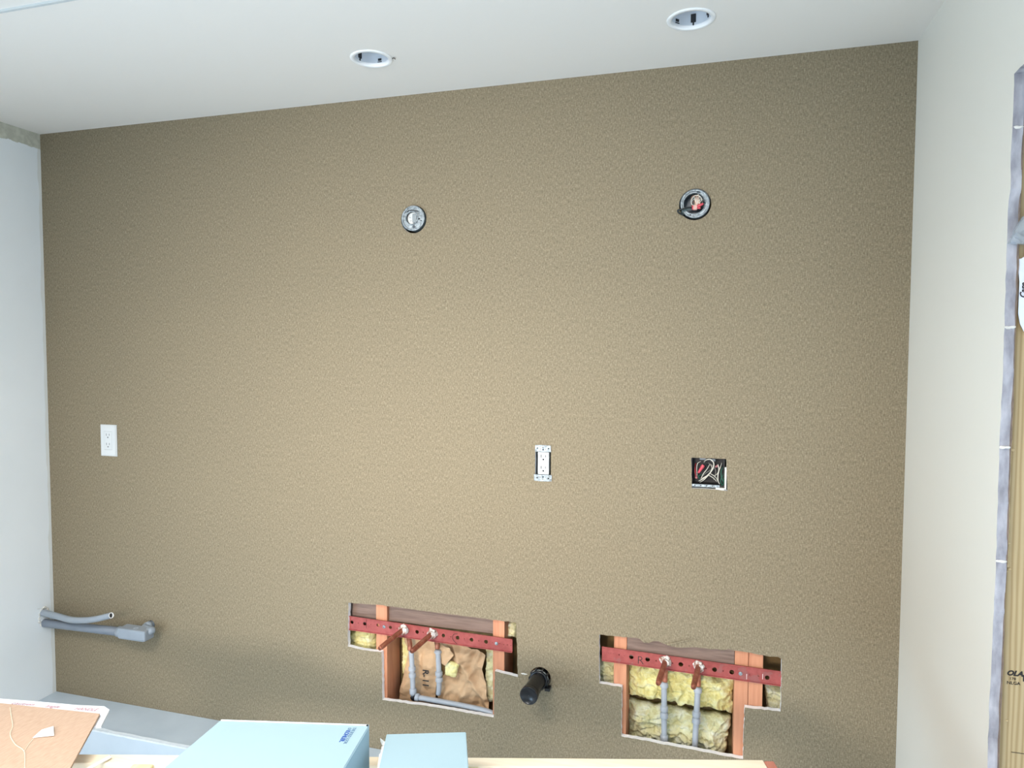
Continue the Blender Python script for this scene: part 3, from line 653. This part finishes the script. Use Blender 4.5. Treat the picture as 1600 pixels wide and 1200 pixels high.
# ------------------------------------------------------------------ supply lines
def lumpy(bm, c, r, amp, sc=120, stretch=(1, 1, 1)):
    M = Matrix.Translation(c) @ Matrix.Diagonal((r*stretch[0], r*stretch[1], r*stretch[2], 1)); g = bmesh.ops.create_icosphere(bm, subdivisions=3, radius=1, matrix=M)
    for v in g['verts']: v.co += noise.noise_vector(v.co*sc)*amp
def supply(name, label, base, end, drop, pipe, couplings, rp=.0085):
    t = thing(name, label, 'pipe', base, 'capped copper supply pipes')
    bm = new(); d = (end-base); tube(bm, [base-d.normalized()*.01, base, base+d*.9, end], .0079, 16, 0, True, rr=lambda q: .0079 if q < .8 else .0062)
    part('stub', bm, COPPER, t, True)
    bm = new(); lathe(bm, [(.0055, 0), (.0068, .002), (.0068, .005)], frame_at(end, -d), 16); part('stub_cap', bm, COPPER, t, True)
    bm = new(); lumpy(bm, base+Vector((0, .006, 0)), .0145, .006, 90, (1.1, .75, 1)); lumpy(bm, base+Vector((.004, -.006, -.002)), .011, .005, 120, (1, 1, 1)); part('fitting', bm, FLUX, t, True, 'flux-whitened fitting where the stub leaves the bracket')
    bm = new(); tube(bm, [base+Vector((0, .014, 0)), base+Vector((.001, .026, -.006)), drop+Vector((0, 0, .018)), drop, drop-Vector((0, 0, .004))], .0078, 14, 5); part('drop_tube', bm, COPPER, t, True)
    bm = new(); tube(bm, pipe, rp, 16, 6); pp = part('grey_pipe', bm, GREYPIPE, t, True)
    for p, L in couplings:
        dr = (Vector(pipe[-1])-Vector(pipe[0])).normalized(); bm = new(); M = frame_at(p, dr)
        lathe(bm, [(rp, -L/2-.002), (rp+.003, -L/2), (rp+.0036, -L/4), (rp+.003, L/4), (rp+.0036, L/2-.001), (rp, L/2+.002)], M, 20, False); part('coupling', bm, GREYPIPE, t, True)
    return t
Yp = .045
q = supply('water_supply_pipe', 'copper stub over the kraft paper whose grey pipe elbows along the cut-out bottom', A(487, 285, 0), A(325, 415, -.14), A(535, 415, Yp), [A(545, 430, Yp), A(552, 560, Yp), A(558, 740, Yp)], [(A(551, 555, Yp), .012), (A(553, 600, Yp), .012), (A(558, 712, Yp), .016)])
bm = new(); tube(bm, [A(592, 755, .035), A(740, 782, .035), A(900, 812, .035), A(1040, 842, .03), A(1130, 872, .03), A(1300, 930, .05)], .0088, 16, 5); part('bottom_pipe', bm, GREYPIPE, q, True)
bm = new(); tube(bm, [A(556, 745, Yp), A(562, 760, .042), A(592, 757, .036)], .0092, 14, 6); part('elbow', bm, BLACK, q, True, 'black elbow')
bm = new(); lathe(bm, [(.0088, -.007), (.012, -.006), (.0125, .005), (.0088, .007)], frame_at(A(588, 754, .035), A(740, 782, .035)-A(592, 755, .035)), 20); part('coupling', bm, GREYPIPE, q, True)
supply('water_supply_pipe', 'copper stub over the kraft paper, grey pipe beside a round tuft of yellow wool', A(687, 312, 0), A(548, 435, -.14), A(726, 405, Yp), [A(730, 425, Yp), A(736, 560, Yp), A(738, 680, Yp+.003), A(734, 730, Yp+.008)], [(A(737, 588, Yp), .012), (A(739, 630, Yp), .012), (A(730, 438, Yp), .006)])
supply('water_supply_pipe', 'left copper stub over the yellow insulation, straight vertical grey pipe below', B(620, 372, 0), B(570, 525, -.14), B(618, 500, Yp), [B(612, 515, Yp), B(612, 700, Yp), B(612, 945, Yp), B(612, 1000, Yp)], [(B(612, 535, Yp), .012), (B(612, 698, Yp), .014), (B(612, 745, Yp), .014), (B(612, 905, Yp), .018)])
supply('water_supply_pipe', 'right copper stub over the yellow insulation, slightly slanted grey pipe below', B(850, 405, 0), B(815, 552, -.14), B(848, 530, Yp), [B(846, 550, Yp), B(838, 720, Yp), B(828, 900, Yp), B(822, 1010, Yp)], [(B(846, 570, Yp), .012), (B(836, 735, Yp), .014), (B(834, 782, Yp), .014)])

# ------------------------------------------------------------------ insulation and kraft paper
def wool(corners, label, mat, seed, depth=.02, nu=60, nv=50, amp=.010, ragg=.004, back=.02):
    bm = new(); tl, tr, br, bl = corners; G = []
    for j in range(nv+1):
        row = []
        for i in range(nu+1):
            u, v = i/nu, j/nv; p = tl.lerp(tr, u).lerp(bl.lerp(br, u), v)
            q_ = p*30+Vector((seed*5.1, 0, seed*2.7))
            h = noise.noise(q_)+.6*(1-2*abs(noise.noise(q_*1.7)))+.35*noise.noise(q_*3.8)+.2*noise.noise(q_*9)+.1*noise.noise(q_*20)
            e = min(u, 1-u)*1.0; e2 = min(v, 1-v); r_ = min(1, (min(e*7, e2*6)))**.5
            w_ = noise.noise_vector(p*45+Vector((seed, 0, 0)))*ragg+noise.noise_vector(p*150)*.002
            row.append(Vector((p.x+w_.x, p.y+depth*(1-r_)-amp*h*(.3+.7*r_), p.z+w_.z)))
        G.append([bm.verts.new(p) for p in row])
    for j in range(nv):
        for i in range(nu): bm.faces.new((G[j][i], G[j][i+1], G[j+1][i+1], G[j+1][i]))
    rim = [G[0][i] for i in range(nu)]+[G[j][nu] for j in range(nv)]+[G[nv][i] for i in range(nu, 0, -1)]+[G[j][0] for j in range(nv, 0, -1)]
    bk = [bm.verts.new((v.co.x, tl.y+depth+back, v.co.z)) for v in rim]
    for a in range(len(rim)): b = (a+1) % len(rim); bm.faces.new((rim[a], rim[b], bk[b], bk[a]))
    bm.faces.new(bk)
    return tag(link('insulation_batt', bm, mat, None, True), label, 'insulation')
Yw = .075
wool((B(345, 372, Yw), B(1100, 495, Yw), B(1085, 742, Yw), B(350, 612, Yw)), 'bright yellow insulation filling the upper half of the right cut-out', WOOL, 1, .02, 100, 54, .016, .008)
wool((B(355, 660, Yw+.004), B(1075, 775, Yw+.004), B(1040, 1035, Yw+.004), B(360, 910, Yw+.004)), 'pale yellow insulation filling the lower half of the right cut-out', WOOLP, 4, .02, 100, 60, .016, .008)
wool((B(140, 360, .06), B(268, 380, .06), B(280, 560, .06), B(140, 540, .06)), 'small tuft of insulation in the left notch of the right cut-out', WOOLP, 6, .02, 30, 34, .009)
wool((B(1310, 545, .06), B(1440, 560, .06), B(1440, 740, .06), B(1325, 720, .06)), 'pale tuft of insulation in the right notch of the right cut-out', WOOLP, 8, .02, 30, 34, .009)
wool((A(90, 270, .055), A(285, 300, .055), A(290, 470, .055), A(90, 440, .055)), 'yellow insulation tuft in the left notch of the left cut-out', WOOL, 9, .02, 40, 34, .009)
wool((A(475, 330, .095), A(545, 340, .095), A(545, 610, .095), A(480, 600, .095)), 'narrow strip of yellow insulation between the stud and the left grey pipe', WOOL, 12, .01, 20, 44, .006)
wool((A(1060, 410, .088), A(1118, 420, .088), A(1125, 800, .088), A(1060, 790, .088)), 'narrow strip of pale insulation along the right stud of the left cut-out', WOOLP, 13, .008, 18, 60, .006)
wool((A(768, 500, .056), A(880, 515, .056), A(850, 620, .056), A(782, 600, .056)), 'round tuft of yellow insulation poking between the kraft paper pieces', WOOL, 15, .006, 30, 30, .006, .003, .002)
wool((A(1150, 225, .06), A(1290, 240, .06), A(1270, 350, .06), A(1150, 330, .06)), 'pale tuft of insulation above the right end of the left bracket', WOOLP, 17, .02, 30, 26, .009)
KF = ((.3, 9, .40, .1), (1.35, 13, .30, .6), (2.3, 19, .20, .3), (.9, 31, .12, .8), (2.8, 43, .08, .2))
def kraft(rows, label, seed, Y0=.07, amp=.012, nu=34, nv=44, folds=()):
    """rows: list of (left crop xy, right crop xy) from top to bottom"""
    bm = new(); G = []
    for j in range(nv+1):
        v = j/nv*(len(rows)-1); k = min(int(v), len(rows)-2); fv = v-k
        l = Vector(rows[k][0]).lerp(Vector(rows[k+1][0]), fv); r = Vector(rows[k][1]).lerp(Vector(rows[k+1][1]), fv); row = []
        for i in range(nu+1):
            c_ = l.lerp(r, i/nu); p = A(c_.x, c_.y, Y0); q_ = Vector((p.x*16+seed*3, seed, p.z*11))
            h = 0
            for fx, fz, d, w_, a_ in folds: h += a_*math.exp(-(((c_.x-fx)*math.cos(d)+(c_.y-fz)*math.sin(d))/w_)**2)
            w2 = noise.noise_vector(q_*.8)*.35; th = 0
            for dk, fk, ak, pk in KF:
                tt = ((p.x+w2.x*.05)*math.cos(dk+seed)+(p.z+w2.z*.05)*math.sin(dk+seed))*fk+pk+seed*.37; tt -= math.floor(tt); th += ak*abs(2*tt-1)
            y_ = -amp*.5*(1-abs(noise.noise(q_))*2)-amp*2.5*th-h
            row.append(p+Vector((0, y_, 0)))
        G.append(row)
    F1 = [[bm.verts.new(p) for p in r] for r in G]; F2 = [[bm.verts.new(p+Vector((0, .0008, 0))) for p in r] for r in G]
    for j in range(nv):
        for i in range(nu):
            bm.faces.new((F1[j][i], F1[j][i+1], F1[j+1][i+1], F1[j+1][i])); bm.faces.new((F2[j][i], F2[j+1][i], F2[j+1][i+1], F2[j][i+1]))
    rim = [(0, i) for i in range(nu)]+[(j, nu) for j in range(nv)]+[(nv, i) for i in range(nu, 0, -1)]+[(j, 0) for j in range(nv, 0, -1)]
    for a, b in zip(rim, rim[1:]+rim[:1]): bm.faces.new((F1[a[0]][a[1]], F2[a[0]][a[1]], F2[b[0]][b[1]], F1[b[0]][b[1]]))
    return tag(link('kraft_paper', bm, KRAFT), label, 'paper')
kp = kraft([((500, 300), (700, 330)), ((540, 420), (725, 420)), ((510, 560), (735, 560)), ((480, 700), (725, 720)), ((470, 800), (720, 850))], 'brown kraft facing with black print, between the two grey pipes', 2, .098, .010, 40, 60)
kraft([((740, 350), (1040, 400)), ((800, 440), (1075, 440)), ((850, 500), (1050, 540)), ((760, 610), (1080, 640)), ((730, 700), (1090, 760)), ((760, 790), (1105, 850)), ((830, 850), (1100, 900))], 'large crumpled kraft paper flap at the right of the left cut-out', 5, .096, .012, 60, 74,
      ((960, 430, .9, 22, .010), (930, 520, -.5, 18, .010), (1010, 480, .4, 16, .008), (880, 640, .9, 20, .006)))
kraft([((745, 380), (830, 395)), ((745, 440), (850, 450)), ((745, 500), (800, 510))], 'small crumpled kraft paper wad beside the right grey pipe', 9, .066, .010, 18, 18)
for s, x, y, sz in (('R', 660, 578, .030), ('-', 655, 612, .03), ('11', 660, 640, .03)):
    M = basis(A(x-35, y-20, .068), (0, 0, -1), (1, 0, 0)); part('printed_mark', text_bm(s, sz, M, .0003, .0005), INKK, kp)

# ------------------------------------------------------------------ drain
t = thing('drain_pipe', 'capped black plastic drain pipe sticking out between the two cut-outs', 'pipe', DR)
dd = Vector((-.05, -1, .0)).normalized(); e = DR+dd*.118
bm = new(); lathe(bm, [(.0235, -.01), (.0235, .108)], frame_at(DR+Vector((0, .01, 0)), dd), 36, False); part('pipe', bm, BLACK, t, True)
bm = new(); M = frame_at(DR+dd*.101, dd); lathe(bm, [(.0235, 0), (.0262, .001), (.0265, .017), (.0255, .0185), (.0240, .0190), (.0235, .0178), (.001, .0175)], M, 40, False); part('cap', bm, BLACK, t, True)
bm = new(); M = frame_at(DR, dd); lathe(bm, [(.0238, .002), (.0275, .002), (.029, .010), (.029, .020), (.0275, .023), (.0238, .023)], M, 36, False); part('collar', bm, BLACK, t, True)
for k in range(10):
    a = k*2*PI/10; bm = new(); Mk = frame_at(DR, dd) @ Matrix.Rotation(a, 4, 'Z'); box(bm, (.027, -.0035, .004), (.0325, .0035, .018), .0012, Mk); part('lug', bm, BLACK, t)
bm = new(); M = frame_at(DR+dd*.012, dd); lathe(bm, [(.0292, 0), (.0298, .001), (.0298, .004), (.0292, .005)], M, 36, False); part('clamp_band', bm, STEEL, t, True)
bm = new(); box(bm, (DR.x+.020, -.03, DR.z-.026), (DR.x+.036, -.006, DR.z-.016), .002); part('clamp_screw_housing', bm, BLACK, t)
bm = new(); lumpy(bm, wp(819, 1053, -.001), .004, .002, 200, (2.4, .4, .6)); part('plaster_chip', bm, COMPOUND, t)

# ------------------------------------------------------------------ conduit at the left
yb = -.055
t = thing('conduit', 'grey conduit from the left wall ending in a square-bodied elbow fitting', 'conduit', (EL.x, 0, EL.z))
P = [xp(70, 969, -.06)+Vector((0, 0, 0))]
c0 = xp(79, 972, 0); c0.y = min(c0.y, -.032); pa = Vector((-.05, c0.y, xp(79, 972, 0).z)); pj = wp(187, 987, -.062)
pa.z = pa.z+.0
pa = Vector((0, -.040, xp(80, 969, 0).z)); dp = (pj-pa)
bm = new(); tube(bm, [pa-dp*.15, pa, pa+dp*.5, pj], .0150, 20); part('pipe', bm, PVCD, t, True)
bm = new(); lathe(bm, [(.0150, 0), (.0185, .001), (.0185, .018), (.0165, .020)], frame_at(pj-(Vector((1, 0, -.02))*.006), (1, 0, -.02)), 24); part('hub', bm, PVC, t, True)
bx0 = wp(190, 990, -.062).x+.004; bx1 = wp(233, 990, -.062).x; bz = wp(212, 991, -.075).z
bm = new(); box(bm, (bx0, -.085, bz-.0195), (bx1+.002, -.040, bz+.0175), .005, None)
bd = part('body', bm, PVC, t, False)
bm = new(); box(bm, (bx0+.004, -.083, bz-.0205), (bx1-.006, -.046, bz-.0175), .0015); part('cover', bm, PVC, bd)
bm = new(); xm = (bx0+bx1)/2+.006; zt = bz+.0177
for a in ((xm-.007, -.072, xm+.007, -.0712), (xm-.007, -.0628, xm+.007, -.062), (xm-.007, -.072, xm-.0062, -.062), (xm+.0062, -.072, xm+.007, -.062)): box(bm, (a[0], a[1], zt-.0004), (a[2], a[3], zt+.0004))
part('embossed_mark', bm, simple('light_embossing', (206, 212, 218), .5), bd)
bm = new(); tube(bm, [Vector((bx1-.012, -.058, bz+.006)), Vector((bx1+.0, -.050, bz+.009)), Vector((EL.x+.001, -.030, EL.z)), Vector((EL.x, .01, EL.z))], .013, 18, 6); part('elbow', bm, PVC, t, True)
bm = new(); lathe(bm, [(.013, 0), (.0158, .001), (.0158, .016), (.013, .017)], frame_at(Vector((EL.x, -.004, EL.z)), (0, -1, .0)), 24); part('wall_hub', bm, PVC, t, True)
t = thing('conduit', 'short grey flexible conduit with an open end, above the fitted conduit at the left wall', 'conduit', xp(76, 955, 0))
u0 = xp(74, 955, 0); u0.x = 0; u0.y = -.046
P = [Vector((-.05, u0.y, u0.z+.004)), Vector((0, u0.y, u0.z+.002)), wp(90, 963, -.060), wp(115, 969, -.084), wp(145, 968, -.092), wp(174, 961.5, -.092)]
bm = new(); tube(bm, P, .0105, 18, 8, False, rr=lambda q: .0125-.0022*q); part('pipe', bm, PVC, t, True)
d = (P[-1]-P[-2]).normalized(); bm = new(); lathe(bm, [(.0103, -.001), (.0103, .0005), (.0082, .0005), (.0082, -.03)], frame_at(P[-1], d), 20, False); part('open_end', bm, WHITEPLASTER, t, True)
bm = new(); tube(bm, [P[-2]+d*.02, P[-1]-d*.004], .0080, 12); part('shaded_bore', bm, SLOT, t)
# broken plaster round the conduit entry
bm = new()
for k in range(16):
    a = k/16*2*PI; lumpy(bm, Vector((.0, -.040+.020*math.cos(a), (u0.z+pa.z)/2+.004+.034*math.sin(a))), .006, .003, 150, (.5, .8, 1))
for dz in (.02, -.03): tube(bm, [Vector((.001, -.055, u0.z+dz)), Vector((.004, -.07, u0.z+dz+.004))], .0008, 5)
part('plaster_rubble', bm, COMPOUND, wl)

# ------------------------------------------------------------------ pine frame in the foreground
ZT = .85
fa = zp(120, 1178, ZT); fb = zp(1192, 1187, ZT); u = (fb-fa); u.z = 0; u.normalize(); w_ = Vector((u.y, -u.x, 0))     # w_ runs towards the viewer
fr = fb  # far right corner
M0 = basis(Vector((fr.x, fr.y, ZT)), u, -w_)                       # local x along the rail, y away from the viewer
LEN = 1.72; DEP = .56
t = thing('wooden_frame', 'pale pine carcass frame across the bottom of the view, open between its rails', 'frame', (fr.x, fr.y, 0))
def fpart(name, lo_, hi_, mat, bev=.002, label=None):
    bm = new(); box(bm, lo_, hi_, bev, M0); return part(name, bm, mat, t, False, label)
fpart('far_rail', (-LEN, -.030, -.09), (0, 0, 0), PINE)
fpart('near_rail', (-LEN, -DEP, -.09), (0, -DEP+.035, 0), PINE)
fpart('cross_slat', (-.085, -DEP+.036, -.020), (-.004, -.031, -.0002), PINEY)
fpart('cross_slat', (-1.235, -DEP+.036, -.020), (-1.195, -.031, -.0002), PINEY)
fpart('cross_slat', (-.62, -DEP+.036, -.020), (-.56, -.031, -.0002), PINEY)
fpart('cross_slat', (-LEN+.02, -DEP+.036, -.020), (-LEN+.10, -.031, -.0002), PINEY)
fpart('side_rail', (.0006, -DEP, -.14), (.021, -.001, -.001), REDWOOD, .003, 'reddish brown side rail')
fpart('side_rail', (-LEN-.021, -DEP, -.14), (-LEN-.0006, -.001, -.001), REDWOOD, .003)
for lx in (-LEN, -.04):
    for ly in (-.071, -DEP+.036): fpart('leg', (lx+.0005, ly, -ZT), (lx+.04, ly+.04, -.0912 if lx < -1 else -.0912), PINE)
#fpart('back_panel', (-LEN, -.018, -ZT+.01), (0, -.002, -.092), simple('brown_plywood', (182, 128, 94), .6, var=.08, scale=6, stretch=(1, 1, 4)))
#fpart('bottom_panel', (-LEN, -DEP+.03, -.36), (0, -.02, -.345), simple('brown_plywood_shelf', (178, 126, 92), .6, var=.08, scale=6))
# ------------------------------------------------------------------ cartons
def carton(root, top, h, thick=.003, inner=None):
    pass
def prism(bm, top, h, mi=0):
    a = [bm.verts.new(p) for p in top]; b = [bm.verts.new(p-Vector((0, 0, h))) for p in top]
    bm.faces.new(a); bm.faces.new(b)
    for i in range(len(top)): bm.faces.new((a[i], a[(i+1) % len(top)], b[(i+1) % len(top)], b[i]))
ZB = .975; h = ZB-ZT-.0005
p1 = zp(343, 1126, ZB); p2 = zp(577, 1134, ZB); q1 = zp(255, 1200, ZB); q2 = zp(538, 1200, ZB)
dl = (q1-p1).normalized(); dr = (q2-p2).normalized(); n1 = p1+dl*.40; n2 = p2+dr*.40
t = thing('shipping_box', 'large pale blue carton with blue lettering near a corner, on the pine frame', 'box', (p1+p2+n1+n2)/4-Vector((0, 0, h)))
bm = new(); prism(bm, [p1, p2, n2, n1], h); bmesh.ops.bevel(bm, geom=bm.edges[:], offset=.0015, segments=2, affect='EDGES'); part('body', bm, BOXBLUE, t)
fu = (p2-p1).normalized(); back = Vector((-fu.y, fu.x, 0))
bm = new(); M = basis(p1+Vector((0, 0, -.001)), fu, back); box(bm, (.002, .0002, -.10), ((p2-p1).length-.001, .0030, .0022), .0008, M); part('tuck_flap', bm, simple('pale_flap_edge', (196, 206, 212), .7, var=.03), t, False, 'white raised flap edge')
bm = new(); M = basis(p2+Vector((0, 0, .0)), fu, back); lathe(bm, [(.0022, 0), (.0022, .0007)], frame_at(p2+Vector((0, .0, .0015))-fu*.003-back*.002, (0, 0, 1)), 10); part('slot_notch', bm, DARK, t)
# lettering reads towards the viewer, its line tops facing right
td = dr; tu = Vector((-td.y, td.x, 0)); 
if tu.dot(fu) < 0: tu = -tu
def lab(s, px, py, size, mat, bold, space=1, stretch=1):
    M = basis(zp(px, py, ZB+.0004), td, tu) @ Matrix.Diagonal((stretch, 1, 1, 1)); part('lettering', text_bm(s, size, M, .0001, bold, 0, space), mat, t)
lab('THE BOLD LOOK', 552.3, 1136.6, .0084, INKG, .0, 1.0, .80)
lab('OF', 544.6, 1136.8, .0088, INKG, .0, 1, .72)
lab('KOHLER.', 541.6, 1141.0, .0108, INKB, .0004, 1, .86)
# small carton
ZS = .945; hs_ = ZS-ZT-.0005
a1_ = zp(604, 1147, ZS); a2_ = zp(728, 1143.5, ZS); d1 = (zp(592, 1200, ZS)-a1_).normalized(); d2 = (zp(732, 1200, ZS)-a2_).normalized()
t = thing('shipping_box', 'small pale blue carton with torn white side flaps, right of the large lettered one', 'box', (a1_+a2_)/2-Vector((0, .15, hs_)))
bm = new(); prism(bm, [a1_, a2_, a2_+d2*.22, a1_+d1*.22], hs_); bmesh.ops.bevel(bm, geom=bm.edges[:], offset=.001, segments=2, affect='EDGES'); part('body', bm, BOXBLUE, t)
bm = new(); zz = ZS-.012
fl = [zp(604, 1164, zz), zp(596.5, 1166, zz), zp(594.5, 1177, zz), zp(592.5, 1178, zz), zp(591.5, 1188, zz), zp(587.5, 1212, zz), zp(600, 1212, zz)]
sheet(bm, fl, [], .002, Vector((0, 0, -1))); part('torn_flap', bm, [BOXIN, BOXIN], t)
bm = new(); fl = [zp(604.5, 1159, zz), zp(601, 1158.5, zz), zp(594, 1153, zz+.008), zp(594.5, 1157, zz+.008), zp(597, 1163, zz), zp(604, 1165, zz)]
sheet(bm, fl, [], .002, Vector((0, 0, -1))); part('torn_flap', bm, [BOXIN, BOXIN], t)

# cardboard sheet and printed sheet at the lower left
def slab(bm, pts_, th): sheet(bm, pts_, [], th, Vector((0, 0, -1)))
ZC = .890
cpts = [zp(-260, 1072, ZC), zp(0, 1098.5, ZC), zp(156, 1115, ZC), zp(109, 1201, ZC), zp(60, 1290, ZC), zp(-300, 1330, ZC)]
t = thing('cardboard_sheet', 'brown corrugated cardboard sheet with a torn white label at the lower left', 'cardboard', (cpts[2]+cpts[5])/2)
bm = new(); slab(bm, cpts, .005); part('board', bm, [CARD, CARD], t)
bm = new(); lp = [zp(51, 1152.5, ZC+.002), zp(65, 1140, ZC+.002), zp(83.5, 1134.5, ZC+.004), zp(84.5, 1149, ZC+.003)]; slab(bm, lp, .0006); part('torn_label', bm, [BOXIN, BOXIN], t)
bm = new()
for P in ([(16, 1105), (18, 1120), (20, 1135), (16, 1148), (24, 1163), (38, 1174), (39, 1200)], [(38, 1174), (46, 1162), (53, 1154)]):
    tube(bm, [zp(a, b, ZC+.0002) for a, b in P], .0009, 6, 4)
part('crease', bm, simple('pale_crease', (222, 200, 178), .8), t)
ZP = .884
t2_ = thing('printed_foam_sheet', 'white foam sheet with faint pink lettering, showing past the cardboard edge', 'foam sheet', zp(100, 1110, ZP))
sp_ = [zp(-260, 1064, ZP), zp(-60, 1084, ZP), zp(0, 1091.5, ZP), zp(60, 1096, ZP), zp(120, 1101.5, ZP), zp(163, 1103.5, ZP), zp(171, 1109, ZP), zp(158, 1134.5, ZP), zp(130, 1138, ZP), zp(-240, 1130, ZP)]
bm = new(); slab(bm, sp_, .004); part('foam', bm, [SHEETW, SHEETW], t2_)
def scrawl(s, px, py, px2, py2, size, sx=1):
    a = zp(px, py, ZP+.0004); b = zp(px2, py2, ZP+.0004); ex = (b-a).normalized(); M = basis(a, ex, Vector((-ex.y, ex.x, 0))) @ Matrix.Diagonal((sx, 1, 1, 1))
    part('lettering', text_bm(s, size, M, .0001, -.0002, .2), INKR, t2_)
scrawl('caution', 16, 1100.2, 60, 1103.3, .014, 1.3); scrawl('fragile', 70, 1104.8, 104, 1107.3, .014, .95); scrawl('HANDLE', 115, 1108.8, 160, 1111.5, .0145, .9)
# thin stick on the rail
t3 = new(); a_ = zp(172, 1182.5, ZT+.006); b_ = zp(128, 1207, ZT+.004)
tube(t3, [a_, b_], .0034, 8); t3o = tag(link('marked_stick', t3, simple('white_stick', (246, 240, 234), .5)), 'thin pale marked stick lying across the far pine rail', 'stick')
bm = new()
for k, kl in ((.0, .03), (.3, .26)): p = a_.lerp(b_, k); q_ = a_.lerp(b_, k+kl); tube(bm, [p+Vector((.0, .001, .002)), q_+Vector((0, .001, .002))], .0012, 8)
part('dark_band', bm, simple('brown_marking', (112, 84, 72), .6), t3o)
